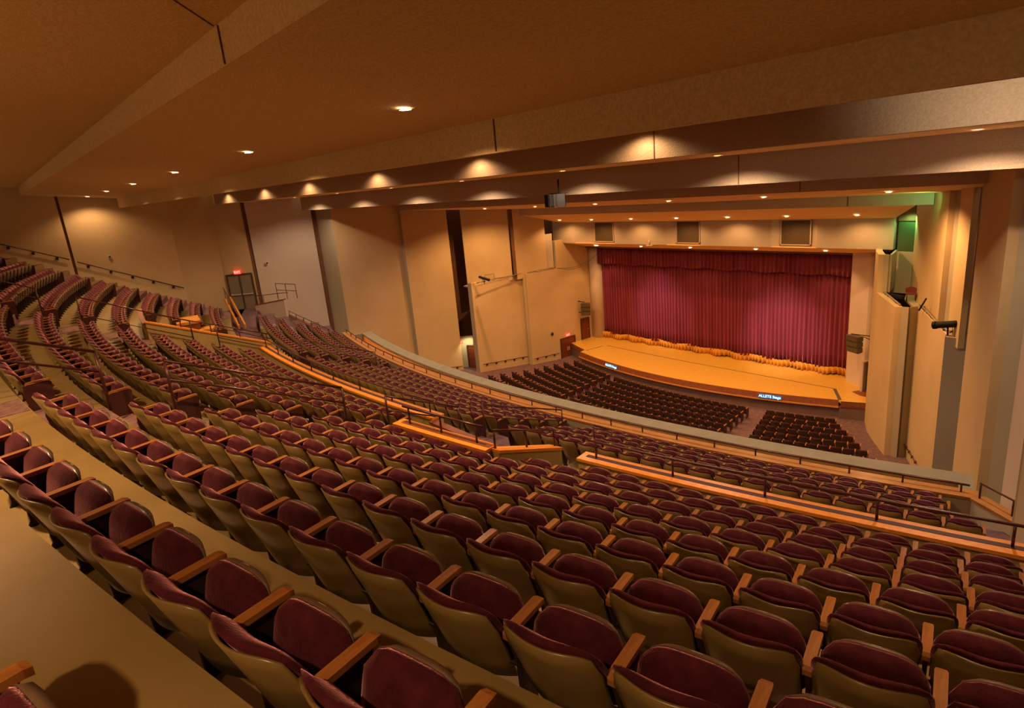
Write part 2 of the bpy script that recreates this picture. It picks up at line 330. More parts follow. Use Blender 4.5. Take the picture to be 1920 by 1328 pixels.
# ------------------------------------------------------------------ parapets and handrails
def post(p, h, parent, r=.022, name='post'):
    m1 = MB(); m1.tube([p, Vector(p) + Vector((0, 0, h))], r, 6); return m1.build(name, 'rail', parent)
def parapet(label, group, a0, a1, r0, r1, hcap, hbot, m, railh, nposts, cap_strip=True, cap='wood', inm='cap_strip'):
    t = thing('parapet', label, 'parapet', (0, 0, 0), 0, group)
    b = MB(); arc(b, [(r0, hbot), (r1, hbot), (r1, hcap), (r0, hcap)], a0, a1); b.build('wall_body', m, t)
    c = MB(); arc(c, [(r0-.02, hcap), (r1+.03, hcap), (r1+.03, hcap-.06), (r0-.02, hcap-.06)], a0-.02, a1+.02); w = c.build('wood_cap', cap, t)
    if cap_strip:
        q = (r0+r1)/2; qa, qb = (q-.07, q+.04) if inm == 'cap_strip' else (r0+.01, r1-.09); c = MB(); arc(c, [(qa, hcap-.055), (qb, hcap-.055), (qb, hcap-.066), (qa, hcap-.066)], a0+.1, a1); c.build('dark_cap_strip', inm, w)
    if railh:
        q = (r0+r1)/2 - .02; n = max(2, int(abs(a1-a0)/.6)); rm = MB()
        rm.tube([xyz(q, a0+.15+(a1-a0-.3)*i/n, hcap-.06-railh) for i in range(n+1)], .026, 8); rl = rm.build('handrail', 'rail', t)
        for i in range(nposts):
            a = a0+.3+(a1-a0-.6)*i/(nposts-1); post(xyz(q, a, hcap-.05), railh, t)
    return t
parapet('orange wooden capped parapet with rail left of the central stair opening, facing the cross aisle', None, -6.35, 5.3, 64.47, 64.8, 5.80, 6.95, 'olive', .36, 8)
parapet('orange wooden capped parapet with maroon rail crossing the lower right of the balcony', None, 9.4, 17.6, 64.47, 64.8, 5.80, 6.95, 'olive', .36, 6)
bf = parapet('long curved front parapet of the balcony with brown cap and thin rail', None, -14.75, 15.75, 58.74, 59.1, 7.80, 8.85, 'wallgrey', .19, 28, False, 'woodmid')
# returns of the front parapet to both side walls
def straight_parapet(label, p0, p1, zc0, zc1, drop, m, railh=.2, posts=3, w=.32, cap='wood'):
    t = thing('parapet', label, 'parapet'); p0 = Vector((*p0, 0)); p1 = Vector((*p1, 0)); d = (p1-p0).normalized(); n = Vector((-d.y, d.x, 0))*w/2
    q = lambda z0, z1, e: [p0-n*e+Vector((0, 0, z0)), p1-n*e+Vector((0, 0, z1)), p1+n*e+Vector((0, 0, z1)), p0+n*e+Vector((0, 0, z0))]
    b = MB(); b.hexa(q(zc0-drop, zc1-drop, .85), q(zc0, zc1, .85)); b.build('wall_body', m, t)
    c = MB(); c.hexa(q(zc0, zc1, 1.08), q(zc0+.06, zc1+.06, 1.08)); c.build('wood_cap', cap, t)
    if railh:
        f = lambda u, e=0: p0+(p1-p0)*u+Vector((0, 0, zc0+(zc1-zc0)*u+.06+e))
        m1 = MB(); m1.tube([f(.02, railh), f(.98, railh)], .022, 8); m1.build('handrail', 'rail', t)
        for i in range(posts): post(f(.03+.94*i/(posts-1)), railh, t)
    return t
straight_parapet('short brown capped parapet running from the front parapet to the pale left wall panel', (-34.25, 14.7), (-43.7, 15.9), -7.8, -7.8, 1.1, 'wallgrey', .3, 6, .2, 'wooddark')
straight_parapet('short capped parapet angling from the front parapet to the right hand wall', (-3.15, 15.72), (-1.7, 14.7), -7.8, -7.75, 1.1, 'wallpale', .36, 3, .32, 'woodmid')
straight_parapet('pale side wall with thin brown cap below the grey exit doors', (-44.0, 13.9), (-41.3, 14.95), -6.7, -6.28, 1.7, 'wallpale', .0, 3, .2, 'wooddark')
# ledge (light trough) beyond the front parapet
mb = MB(); arc(mb, [(57.62, 8.6), (58.72, 8.45), (58.72, 8.3), (58.05, 8.35), (57.98, 8.36), (57.62, 8.36)], -14.4, 15.45); tr = thing('front_ledge', 'long curved apricot ledge and beige lip beyond the balcony front rail', 'ledge')
mb.build('trough', 'trough', tr)
mb = MB(); arc(mb, [(57.6, 8.9), (57.98, 8.9), (57.98, 8.0), (57.6, 8.0)], -14.4, 15.45); mb.build('upstand', 'trough', tr)
mb = MB(); arc(mb, [(57.5, 8.9), (57.6, 8.9), (58.03, 7.98), (58.03, 7.92), (57.5, 7.90)], -14.5, 15.55); mb.build('lip', 'lip', tr)
for a, dr in ((-14.5, 0), (15.5, 0)):
    mb = MB(); arc(mb, [(57.52, 8.9), (58.75, 8.9), (58.75, 7.94), (57.52, 7.91)], a-.07, a+.22 if a > 0 else a+.15, .1); mb.build('lip_end', 'lip', tr)
# side stair openings of the upper seating
def radial_parapet(label, a, r0, r1, h0, h1, body, m, railh, posts):
    p0, p1 = xyz(r0, a, 0), xyz(r1, a, 0)
    return straight_parapet(label, (p0.x, p0.y), (p1.x, p1.y), -h0, -h1, body, m, railh, posts, .24)
radial_parapet('olive parapet with maroon handrail beside the far stair opening in the centre block', -6.45, 68.65, 64.3, 3.95, 5.72, 1.3, 'olive', .33, 5)
t0 = parapet('olive wall with orange cap at the back of the far stair opening', None, -10.35, -6.6, 68.6, 68.72, 4.05, 5.4, 'olive', 0, 2, False, 'wooddark')
t1 = parapet('olive wall with bright orange wooden cap and rail around the near stair opening', None, 6.9, 9.15, 66.98, 67.24, 4.70, 6.6, 'olive', .36, 3, True, 'wood', 'wooddark')
pe = xyz(67.1, 9.2, 0); pf = xyz(65.15, 9.15, 0)
straight_parapet('tan wall with orange cap ending at the carpeted landing of the near stair opening', (pe.x, pe.y), (pf.x, pf.y), -4.72, -5.45, .95, 'olive', .36, 3, .3)
straight_parapet('white inner wall with wooden cap inside the near stair opening', tuple(xyz(64.85, 5.3, 0))[:2], tuple(xyz(64.75, 7.3, 0))[:2], -5.85, -6.15, 1.6, 'whitepaint', .0, 2, .2, 'wooddark')
mb = MB(); arc(mb, [(64.9, 7.6), (67.0, 7.6), (67.0, 7.45), (64.9, 7.45)], 5.0, 9.2); arc(mb, [(64.9, 8.2), (68.6, 8.2), (68.6, 7.1), (64.9, 7.1)], -10.4, -6.5); struct(mb.build('floor_stair_well', 'whitepaint'))
mb = MB()
for i in range(4): arc(mb, [(64.95, 7.5), (66.9, 7.5), (66.9, 6.95+.12*i), (64.95, 6.95+.12*i)], 8.9-.35*i-.35, 8.9-.35*i)
struct(mb.build('floor_stair_steps', 'carpet'))
mb = MB(); mb.hexa([xyz(65.5, 8.0, 7.4), xyz(65.62, 8.0, 7.4), xyz(65.3, 7.0, 7.4), xyz(65.2, 7.0, 7.4)], [xyz(65.5, 8.0, 6.3), xyz(65.62, 8.0, 6.3), xyz(65.3, 7.0, 7.2), xyz(65.2, 7.0, 7.2)])
tag(mb.build('stair_rail_board', 'orange'), 'short sloping orange board against the white inner wall of the near stair opening', 'board')
mb = MB(); mb.hexa([xyz(63.65, a, 8.2) for a in (-25, -19.4)] + [xyz(68.5, a, 8.2) for a in (-19.4, -25)][::1], [xyz(63.65, a, 7.05) for a in (-25, -19.4)] + [xyz(68.5, a, 7.05) for a in (-19.4, -25)])
struct(mb.build('floor_landing', 'carpetdark'))
# aisle handrails: two tubes on posts, following the rake
def aisle_rail(label, pts, lower, posts, group=None, r=.024):
    t = thing('aisle_handrail', label, 'handrail', (0, 0, 0), 0, group)
    m1 = MB(); m1.tube(pts, r, 8); m1.build('top_rail', 'rail', t)
    if lower: m1 = MB(); m1.tube([Vector(p) - Vector((0, 0, lower)) for p in pts], r*.8, 8); m1.build('lower_rail', 'rail', t)
    for p, h in posts:
        m1 = MB(); m1.tube([Vector(p) - Vector((0, 0, h)), p], r, 8); m1.build('post', 'rail', t)
    return t
def upr(k, a, dh): # point above the rake at fractional row k
    return xyz(74.06 - 1.057*k, a, 1.69 + .4614*k + dh)
G = 'aisle handrails of the upper balcony'
A0 = xyz(71.7, 5.4, 2.15); A1 = xyz(75.2, 5.4, .62)
aisle_rail('maroon two-tube handrail nearest the camera at left, ending above the carpeted aisle steps', [A1, A0], .36, [(A0, 1.05)], G, .026)
A0 = xyz(70.7, 5.4, 2.58); A1 = xyz(67.3, 5.4, 4.13)
aisle_rail('maroon two-tube handrail between centre seats and near seats, second down the aisle', [A0, A1], .36, [(A0, 1.02), (A1, .92)], G, .026)
B0 = xyz(71.62, -6.3, 2.13); B1 = xyz(75.5, -6.3, .36)
aisle_rail('thin maroon handrail at far left edge, highest in the far aisle', [B1, B0], .34, [(B0, .95)], G, .022)
B0 = xyz(70.56, -6.3, 2.61); B1 = xyz(67.18, -6.3, 4.16)
aisle_rail('thin maroon handrail of the far aisle ending beside the olive stair parapet', [B0, B1], .66, [(B0, .88), (B1, .75)], G, .022)
B0 = xyz(66.3, -6.3, 4.59); B1 = xyz(64.15, -6.3, 5.56)
aisle_rail('short maroon handrail along the lower end of the olive stair parapet', [B0, B1], .42, [(B0, .78), (B1, .8)], G, .022)
A0 = xyz(66.14, 5.3, 4.72); A1 = xyz(63.95, 5.3, 5.72)
aisle_rail('maroon handrail standing left of the orange capped near stair opening', [A0, A1], .36, [(A0, .85), (A1, .85)], G, .026)
G = 'lower aisle handrails of the balcony'
L0 = xyz(63.33, -5.7, 5.64); L1 = xyz(60.14, -5.7, 6.93)
aisle_rail('thin maroon handrail between far and centre seats of the lower balcony', [L0, L1], .36, [(L0, .95), (L1, .9)], G, .02)
L0 = xyz(63.5, 5.75, 5.71); L1 = xyz(60.25, 5.75, 6.95)
aisle_rail('dark handrail beside the folded armrests of the lower centre block', [L0, L1], .36, [(L0, .95), (L1, .95)], G, .022)
L0 = xyz(61.75, 7.9, 6.43); L1 = xyz(60.7, 7.9, 7.0)
aisle_rail('short dark handrail among the lower seats right of the near stair opening', [L0, xyz(60.9, 7.9, 6.9)], 0, [(L0, .85), (xyz(60.9, 7.9, 6.9), .85)], G, .018)
# ------------------------------------------------------------------ theatre seat (meshes shared by all copies)
def pad(front, back, nu=10, nv=8, smooth=True):
    vs = []; fs = []
    for fn in (front, back):
        for j in range(nv+1):
            for i in range(nu+1): vs.append(fn(-1 + 2*i/nu, j/nv))
    w = nu+1; o = w*(nv+1)
    for j in range(nv):
        for i in range(nu):
            a = j*w+i; fs.append((a, a+1, a+w+1, a+w)); fs.append((o+a, o+a+w, o+a+w+1, o+a+1))
    for i in range(nu):
        fs.append((i+1, i, o+i, o+i+1)); a = nv*w+i; fs.append((a, a+1, o+a+1, o+a))
    for j in range(nv):
        a = j*w; fs.append((a, a+w, o+a+w, o+a)); a = j*w+nu; fs.append((a+w, a, o+a, o+a+w))
    return MB().add(vs, fs, smooth)
def wid(u, v, hw, top=.16, pw=3.): # rounded top corners
    f = 1 - top*max(0, (v-.62)/.38)**pw
    return u*hw*f
def bk(u, v, off, hw, z0=.40, z1=.92, ex=0):
    x = wid(u, v, hw*(.90+.10*v), .13); z = z0 + (z1-z0)*v - .035*abs(u)**5*max(0, v-.5)*2
    y = .22*(1-v) + .09*u*u + off
    return (x, y, z)
def cush(u, v): return bk(u, v, .105*(1-abs(u)**3*.75)*(1-abs(2*v-1)**6*.55), .312)
def cushb(u, v): return bk(u, v, .006, .312)
def shl(u, v): return bk(u, v, .004, .302, .29, .895)
def shlb(u, v): return bk(u, v, -.014, .302, .29, .895)
def fp(u, v, off, hw, l=.40): # folded seat: v runs hinge -> front edge
    x = wid(u, v, hw, .22, 2.6); th = R(76); y = .355 + math.cos(th)*l*v; z = .40 + math.sin(th)*l*v - .045*abs(u)**4*v
    return (x, y + off*math.sin(th), z - off*math.cos(th))
def sc(u, v): return fp(u, v, -.10*(1-abs(u)**4*.7)*(1-abs(2*v-1)**6*.6), .285)
def scb(u, v): return fp(u, v, 0, .285)
def pa(u, v): return fp(u, v, .002, .290, .405)
def pab(u, v): return fp(u, v, .045*(1-abs(u)**4*.5), .275, .40)
def seat_parts(nu, nv, plate=True, simple=False):
    P_ = []
    P_.append(('backrest_cushion', 'velvet', pad(cush, cushb, nu, nv)))
    P_.append(('back_shell', 'shell', pad(shlb, shl, nu, max(2, nv//2)) if False else pad(shl, shlb, nu, max(2, nv//2))))
    P_.append(('seat_cushion', 'velvet', pad(scb, sc, nu, nv)))
    P_.append(('seat_pan', 'pan', pad(pab, pa, nu, max(2, nv//2))))
    a = MB(); x = .325
    ys = [.17, .19, .50, .53]; hs = [.70, .725, .735, .725]; wd = [.026, .034, .034, .026]
    a.loft([[Vector((x-w, y, h-.035)), Vector((x+w, y, h-.035)), Vector((x+w, y, h)), Vector((x-w, y, h))] for y, h, w in zip(ys, hs, wd)]); P_.append(('armrest', 'arm', a))
    m1 = MB(); m1.loft([[Vector((x-.014, y0, z)), Vector((x+.014, y0, z)), Vector((x+.014, y1, z)), Vector((x-.014, y1, z))] for y0, y1, z in ((.24, .44, 0), (.27, .40, .05), (.25, .41, .45), (.18, .49, .695))])
    if not simple: m1.tube([(x, .25, .44), (-x, .25, .44)], .014, 5)
    P_.append(('standard', 'metal', m1))
    if plate:
        m1 = MB(); p = Vector(pab(0, 1)); m1.box((p.x, p.y-.018, p.z+.004), (.055, .022, .004), 0, R(-16)); P_.append(('number_plate', 'plate', m1))
    return P_
me_cache = {}
def build_seat(name):
    t = bpy.data.objects.new(name, None); COL.objects.link(t); t.empty_display_size = .1
    for n, m, mb_ in seat_parts(12, 8):
        mb_.build(n, m, t)
    return t
proto = build_seat('theatre_seat')
# end-of-row pieces
ep = MB(); ep.loft([[Vector((s_, y, z)) for y, z in ((.20, .04), (.50, .04), (.53, .66), (.51, .69), (.14, .68), (.12, .5))] for s_ in (-.02, .02)])
ep_o = ep.build('end_panel', 'endp'); ep_me = ep_o.data; bpy.data.objects.remove(ep_o)
la = MB(); la.loft([[Vector((-w, y, h-.035)), Vector((w, y, h-.035)), Vector((w, y, h)), Vector((-w, y, h))] for y, h, w in ((.17, .70, .026), (.19, .725, .034), (.50, .735, .034), (.53, .725, .026))])
la_o = la.build('armrest', 'arm'); la_me = la_o.data; bpy.data.objects.remove(la_o)
ORD = 'first second third fourth fifth sixth seventh eighth ninth tenth eleventh twelfth thirteenth fourteenth fifteenth sixteenth seventeenth eighteenth nineteenth twentieth twenty-first twenty-second twenty-third twenty-fourth twenty-fifth'.split()
SEATS = []      # (pos, angle, width scale, height scale, label, group, left_end, right_end)
PU = .53
J0 = {-4: 6.3, -3: 6.2, -2: 6.4, -1: 6.5, 0: 6.3, 1: 6.4, 2: 6.45, 3: 6.4, 4: 6.6, 5: 6.7, 6: 6.7, 7: 6.7, 8: 6.8}
for k in range(-4, 9):
    r = rk(k); row = 8 - k
    blocks = []
    g0 = (J0[k] - DL) % PU
    n = int((DR - DL - g0)/PU + .01); blocks.append(('right', DL+g0, n, lambda j, n: (j, 'right of the right hand aisle')))
    blocks.append(('centre', CR - 20*PU, 20, lambda j, n: (n-1-j, 'left of the right hand aisle')))
    blocks.append(('left', BL - 19*PU, 19, lambda j, n: (n-1-j, 'left of the far aisle')))
    for bn, a0, n, lab in blocks:
        ok = []
        for j in range(n):
            a = a0 + (j+.5)*PU
            if k == 6 and False: continue
            if k >= 7 and 6.6 < a < 9.35 - (.0): continue
            if k >= 7 and bn == 'right' and a < 9.4: continue
            if k == 8 and bn == 'right' and a < 9.75: continue
            if k >= 5 and bn == 'left' and a > -10.5: continue
            ok.append(j)
        for j in ok:
            a = a0 + (j+.5)*PU; o_, side = lab(j, n)
            if k >= 7 and bn == 'right': o_, side = ok.index(j), 'right of the near stair opening'
            if k >= 5 and bn == 'left': o_, side = len(ok)-1-ok.index(j), 'left of the far stair opening'
            lb = 'velvet seat, %s %s, %s row up from the orange-capped parapet' % (ORD[o_], side, ORD[row])
            SEATS.append((xyz(r, a, hk(k)+T), R(a), r*R(PU)/.65, 1.0, lb, 'theatre seats of the upper balcony', (j-1) not in ok, (j+1) not in ok))
PL = .51
for i in range(5):
    r = ri(i)
    for bn, a0, n, f in (('right', 6.4 + .13*(i % 2), 18 - (i > 2), lambda j, n: (j, 'right of the stair')), ('centre', -5.05 + .0, 20, lambda j, n: (n-1-j, 'left of the stair')), ('left', -6.3 - (20-i//2)*PL, 20-i//2, lambda j, n: (n-1-j, 'left of the far stair'))):
        for j in range(n):
            a = a0 + (j+.5)*PL
            if bn == 'right' and a > 15.5 - .17*i: continue
            o_, side = f(j, n)
            nxt = a + PL
            lb = 'dark-backed seat, %s %s, %s row in front of the cross aisle' % (ORD[o_], side, ORD[i])
            SEATS.append((xyz(r, a, hi(i)+T), R(a), r*R(PL)/.65, 1.0, lb, 'theatre seats of the lower balcony', j == 0, j == n-1 or (bn == 'right' and nxt > 15.5-.17*i)))
# stalls
XL = [-33.0, -33.2, -33.3, -33.36, -33.3, -33.4, -33.6, -33.8, -34.0, -34.2, -34.4, -34.6]
for n_ in range(12):
    r = 31.1 + .95*n_; zs = -(13.76 - .09*n_)
    for bn, x0, x1 in (('left', XL[n_], -28.7+.25*n_), ('centre', -27.8+.26*n_, -17.67+.2*n_), ('right', -16.56+.3*n_, -13.08+.62*n_)):
        b0 = math.degrees(math.asin((x0-SX)/r)); b1 = math.degrees(math.asin((x1-SX)/r)); pa_ = math.degrees(.525/r); n = round((b1-b0)/pa_); pa_ = (b1-b0)/n
        for j in range(n):
            a = b0 + (j+.5)*pa_; p = stall(r, a, zs-.80)
            SEATS.append((p, R(a), .525/.65, .87, 'dark brown seat back, %s from the left in the %s block, %s row from the stage' % (ORD[j] if j < 25 else 'last', bn, ORD[n_]), 'theatre seats of the stalls', j == 0, j == n-1))
vis = []
for s_ in SEATS:
    q = project(s_[0] + Vector((0, 0, .7)))
    if not q: continue
    x, y, d = q; mrg = 60 + 700/d
    if -mrg < x < 1920+mrg and -mrg < y < 1328+mrg: vis.append((d, s_, -10 < x < 1930 and -30 < y < 1328 + 200/d))
vis.sort(key=lambda q: q[0])
inview = [v for v in vis if v[2]]; near = [v[1] for v in inview[:296]]; ids = {id(v) for v in near}
rest = [v[1] for v in vis if id(v[1]) not in ids]
kids = list(proto.children)
for idx, (p, a, ws, hs_, lb, grp, le, re_) in enumerate(near):
    if idx == 0: t, pl = proto, kids
    else:
        t = proto.copy(); COL.objects.link(t); pl = []
        for c in kids:
            c2 = c.copy(); c2.parent = t; COL.objects.link(c2); pl.append(c2)
    t.location = p; t.rotation_euler = (0, 0, a); t.scale = (ws, 1, hs_)
    t['label'] = lb; t['category'] = 'seat'; t['kind'] = 'thing'; t['group'] = grp
    for c in pl:    # small real differences: how far each seat has folded
        if c.name.startswith('seat_'): c.rotation_euler = (0, 0, 0)
    if le:
        e = bpy.data.objects.new('end_panel', ep_me); e.parent = t; e.location = (-.335, 0, 0); COL.objects.link(e)
        e = bpy.data.objects.new('armrest', la_me); e.parent = t; e.location = (-.325, 0, 0); COL.objects.link(e)
    if re_:
        e = bpy.data.objects.new('end_panel', ep_me); e.parent = t; e.location = (.345, 0, 0); COL.objects.link(e)
# all other seats: one object, lighter meshes
import numpy as np
mats_ = ['velvet', 'shell', 'pan', 'arm', 'metal', 'endp', 'shelldark']
V0, F0, MI, PADV = [], [], [], []
for n, m, mb_ in seat_parts(6, 4, False, True):
    b = len(V0); PADV += [n.startswith('seat_')]*len(mb_.v); V0 += mb_.v; F0 += [tuple(i+b for i in f) for f in mb_.f]; MI += [mats_.index(m)]*len(mb_.f)
b = len(V0); ne = b
VE = [(-.335+s_, y, z) for s_ in (-.02, .02) for y, z in ((.20, .04), (.50, .04), (.53, .66), (.51, .69), (.14, .68), (.12, .5))]
FE = [(5, 4, 3, 2, 1, 0), (6, 7, 8, 9, 10, 11)] + [(i, (i+1) % 6, (i+1) % 6+6, i+6) for i in range(6)]
V0 = np.array([tuple(v) for v in V0]); lens = np.array([len(f) for f in F0]); flat = np.array([i for f in F0 for i in f]); MI = np.array(MI)
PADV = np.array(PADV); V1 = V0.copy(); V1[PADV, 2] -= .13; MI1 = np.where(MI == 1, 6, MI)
VE = np.array(VE); lensE = np.array([len(f) for f in FE]); flatE = np.array([i for f in FE for i in f])
vv, ff, ll, mm = [], [], [], []; off = 0
for (p, a, ws, hs_, lb, grp, le, re_) in rest:
    c, s_ = math.cos(a), math.sin(a)
    def put(V, fl_, ln, mi, mx=1):
        global off
        x = V[:, 0]*ws*mx; y = V[:, 1]; z = V[:, 2]*hs_
        vv.append(np.stack([p.x + c*x - s_*y, p.y + s_*x + c*y, p.z + z], 1)); ff.append(fl_ + off); ll.append(ln); mm.append(mi); off += len(V)
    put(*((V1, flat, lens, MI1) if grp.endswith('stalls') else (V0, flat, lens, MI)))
    if le: put(VE, flatE, lensE, np.full(len(FE), 5))
    if re_: put(VE*np.array([-1, 1, 1]), flatE, lensE, np.full(len(FE), 5))
if vv:
    vv = np.concatenate(vv); ff = np.concatenate(ff); ll = np.concatenate(ll); mm = np.concatenate(mm)
    me = bpy.data.meshes.new('distant_theatre_seats'); me.vertices.add(len(vv)); me.vertices.foreach_set('co', vv.ravel())
    me.loops.add(len(ff)); me.loops.foreach_set('vertex_index', ff.astype(np.int32))
    me.polygons.add(len(ll)); st = np.concatenate([[0], np.cumsum(ll)[:-1]]); me.polygons.foreach_set('loop_start', st.astype(np.int32)); me.polygons.foreach_set('loop_total', ll.astype(np.int32))
    me.polygons.foreach_set('material_index', mm.astype(np.int32)); me.polygons.foreach_set('use_smooth', np.ones(len(ll), bool)*(mm < 3))
    for m in mats_: me.materials.append(M[m])
    me.update(calc_edges=True); me.validate()
    o = bpy.data.objects.new('distant_theatre_seats', me); COL.objects.link(o)
    tag(o, 'rows of burgundy folding seats farther off in the balcony and down in the stalls', 'seats', None, 'stuff')
print('SEATS total', len(SEATS), 'kept', len(vis), 'in view', len(inview), 'individual', len(near))
# ------------------------------------------------------------------ stage
def fy(x): return 33.3 + .0172*(x+24.4)**2
st = thing('stage_platform', 'curved stage platform with orange maple floor and mahogany front band', 'stage')
ZS = -13.61
xs = [-33.6 + (33.6-13.95)*i/30 for i in range(31)]
front = [(x, fy(x)) for x in xs]; outer = [(-36.2, 36.35), (-35.3, 35.93), (-33.7, 35.32)] + front + [(-13.75, 35.0), (-12.3, 35.62)]
top = outer + [(-12.9, 38.0), (-13.2, 41), (-36.1, 41)]
mb = MB(); n = len(top); mb.add([(x, y, z) for z in (ZS-.1, ZS) for x, y in top], [tuple(range(n-1, -1, -1)), tuple(range(n, 2*n))] + [(i, (i+1) % n, (i+1) % n+n, i+n) for i in range(n)]); mb.build('maple_floor', 'deck', st)
def skirt(pts, z0, z1, off0, off1, name, m, th=.06):
    lo = []
    for x, y in pts:
        d = Vector((x+24.4, y-52, 0)).normalized()
        lo.append([Vector((x, y, z0))+d*off0, Vector((x, y, z1))+d*off1, Vector((x, y, z1))+d*(off1-th), Vector((x, y, z0))+d*(off0-th)])
    q = MB(); q.loft(lo); return q.build(name, m, st)
skirt(outer[:3], ZS-.34, ZS, 0, 0, 'side_band', 'wooddark'); skirt(outer[-2:], ZS-.34, ZS, 0, 0, 'side_band', 'wooddark')
skirt(front, ZS-.36, ZS+.005, .12, .02, 'front_band', 'wooddark'); skirt(front, ZS-.42, ZS-.34, .16, .16, 'lower_moulding', 'orange', .1)
skirt(outer, ZS-1.2, ZS-.3, -.05, -.05, 'carpeted_riser', 'apron')
q = MB(); q.loft([[Vector((x, y, ZS+.002)), Vector((x, y+.05, ZS+.002)), Vector((x, y+.05, ZS+.008)), Vector((x, y, ZS+.008))] for x, y in ((-33.0, 37.3), (-29, 37.05), (-25, 36.9), (-15.0, 36.88))]); q.build('lift_joint', 'lift', st)
q = MB(); q.hexa([(-15.0, 36.9, ZS), (-13.98, 35.2, ZS), (-13.8, 35.26, ZS), (-14.82, 36.95, ZS)], [(-15.0, 36.9, ZS+.012), (-13.98, 35.2, ZS+.012), (-13.8, 35.26, ZS+.012), (-14.82, 36.95, ZS+.012)]); q.build('metal_strip', 'steelgrey', st)
q = MB(); q.tube([(-33.2, 37.0, ZS+.004), (-33.5, 35.3, ZS+.004)], .02, 4); q.build('lift_joint', 'lift', st)
# curtains
def drape(x0, x1, y, zt, zb, amp, waves, seed, nv=6, flare=0.):
    rnd = random.Random(seed); n = waves*8; vs = []; fs = []; ph = [rnd.uniform(-.6, .6) for _ in range(waves+2)]; am = [rnd.uniform(.55, 1.25) for _ in range(waves+2)]
    for j in range(nv+1):
        v = j/nv
        for i in range(n+1):
            u = i/8; k = int(u); f = u-k; a = am[k]*(1-f)+am[min(k+1, waves)]*f; p = ph[k]*(1-f)+ph[min(k+1, waves)]*f
            yy = y - amp*a*(.55+.45*v)*math.sin(2*math.pi*u+p) - flare*v*math.sin(u*.9+seed)
            vs.append((x0+(x1-x0)*i/n, yy, zt+(zb-zt)*v + (.05*math.sin(u*.7+seed) if v == 1 else 0)))
    for j in range(nv):
        for i in range(n): a = j*(n+1)+i; fs.append((a, a+n+1, a+n+2, a+1))
    return vs, fs
def cloth(vs, fs, name, m, parent=None, th=.02):
    q = MB().add(vs, fs, True); o = q.build(name, m, parent); md = o.modifiers.new('thick', 'SOLIDIFY'); md.thickness = th; return o
ct = cloth(*drape(-35.15, -15.0, 39.35, -5.95, -13.17, .13, 74, 3, 8, .08), 'stage_curtain', 'curtain')
tag(ct, 'wide closed burgundy main curtain hanging in folds across the stage opening', 'curtain')
vs, fs = drape(-35.15, -15.0, 39.35, -13.10, -13.58, .13, 74, 3, 2, .08)
vs = [(x, y-.06 - .10*math.sin(x*4.1)*(1 if z < -13.3 else .6), z + .05*math.sin(x*2.3)) for x, y, z in vs]
cloth(vs, fs, 'gold_fringe', 'fringe', ct)
vl = cloth(*drape(-35.1, -15.05, 38.98, -5.8, -7.2, .11, 66, 9, 3), 'valance_curtain', 'curtain'); tag(vl, 'short dark red valance hanging above the main stage curtain', 'curtain')
def lettering(body, size, ext, m, parent, loc):
    cu = bpy.data.curves.new('tmp', 'FONT'); cu.body = body; cu.size = size; cu.align_x = 'CENTER'; cu.align_y = 'CENTER'; cu.extrude = ext
    o = bpy.data.objects.new('tmp', cu); COL.objects.link(o); bpy.context.view_layer.update()
    me = bpy.data.meshes.new_from_object(o.evaluated_get(bpy.context.evaluated_depsgraph_get())); bpy.data.objects.remove(o)
    me.materials.clear(); me.materials.append(M[m]); l = bpy.data.objects.new('letters', me); COL.objects.link(l); l.parent = parent; l.location = loc; l.rotation_euler = (R(90), 0, 0)
# lit display signs on the stage front
for xm, lb in ((-29.4, 'small blue lit sign reading ALLETE Stage at left of the stage front'), (-17.4, 'small blue lit sign reading ALLETE Stage at right of the stage front')):
    sl = .0344*(xm+24.4); t = thing('lit_sign', lb, 'sign', (xm, fy(xm)-.16, ZS-.16), math.atan(sl), 'lit signs on the stage front')
    q = MB(); q.box((0, 0, 0), (1.3, .05, .24)); q.build('display_panel', 'signpanel', t)
    lettering('ALLETE Stage', .225, .006, 'signtext', t, (0, -.035, 0))
# ------------------------------------------------------------------ doors, exit signs
def door(label, cat_name, p, dirv, w, h, leaf, framem, kind, doubles=True):
    """local X along the wall, -Y toward the room"""
    t = thing(cat_name, label, 'door', p, math.atan2(dirv[1], dirv[0])); hw = w/2
    q = MB()
    for x, z, sx, sz in ((-hw-.04, h/2, .08, h), (hw+.04, h/2, .08, h), (0, h+.04, w+.16, .08)): q.box((x, -.03, z), (sx, .12, sz))
    if kind == 'bar': q.box((0, -.03, h/2), (.10, .10, h))
    q.build('door_frame', framem, t)
    lv = [(-hw/2, hw-.02), (hw/2, hw-.02)] if doubles else [(0, w-.02)]
    for x, lw in lv:
        q = MB(); q.box((x, -.02, h/2), (lw, .05, h-.02)); l = q.build('door_leaf', leaf, t)
        q = MB()
        if kind == 'bar': q.box((x, -.11, h*.44), (lw*.86, .06, .06)); q.box((x-lw*.4, -.07, h*.44), (.05, .1, .1)); q.box((x+lw*.4, -.07, h*.44), (.05, .1, .1)); q.build('panic_bar', 'chrome', l)
        elif doubles: q.box((-.09 if x < 0 else .09, -.06, h*.47), (.05, .04, .32)); q.build('push_plate', 'chrome', l)
        else: q.box((lw*.4, -.07, h*.47), (.05, .05, .05)); q.build('door_knob', 'chrome', l)
    return t
door('grey double exit doors with silver push bars beside the far landing', 'double_door', (-45.62, 13.68, -7.06), (1.14, 1.35), 1.66, 2.42, 'doorgrey', 'frame', 'bar')
door('cherry red double doors at floor level left of the stage', 'double_door', (-36.19, 36.0, -14.78), (.02, 1), 1.55, 1.72, 'doorred', 'frame', 'plate')
door('single cherry red door at stage height on the left side wall', 'wall_doorway', (-36.1, 38.1, -13.6), (.02, 1), .85, 1.75, 'doorred', 'frame', 'knob', False)
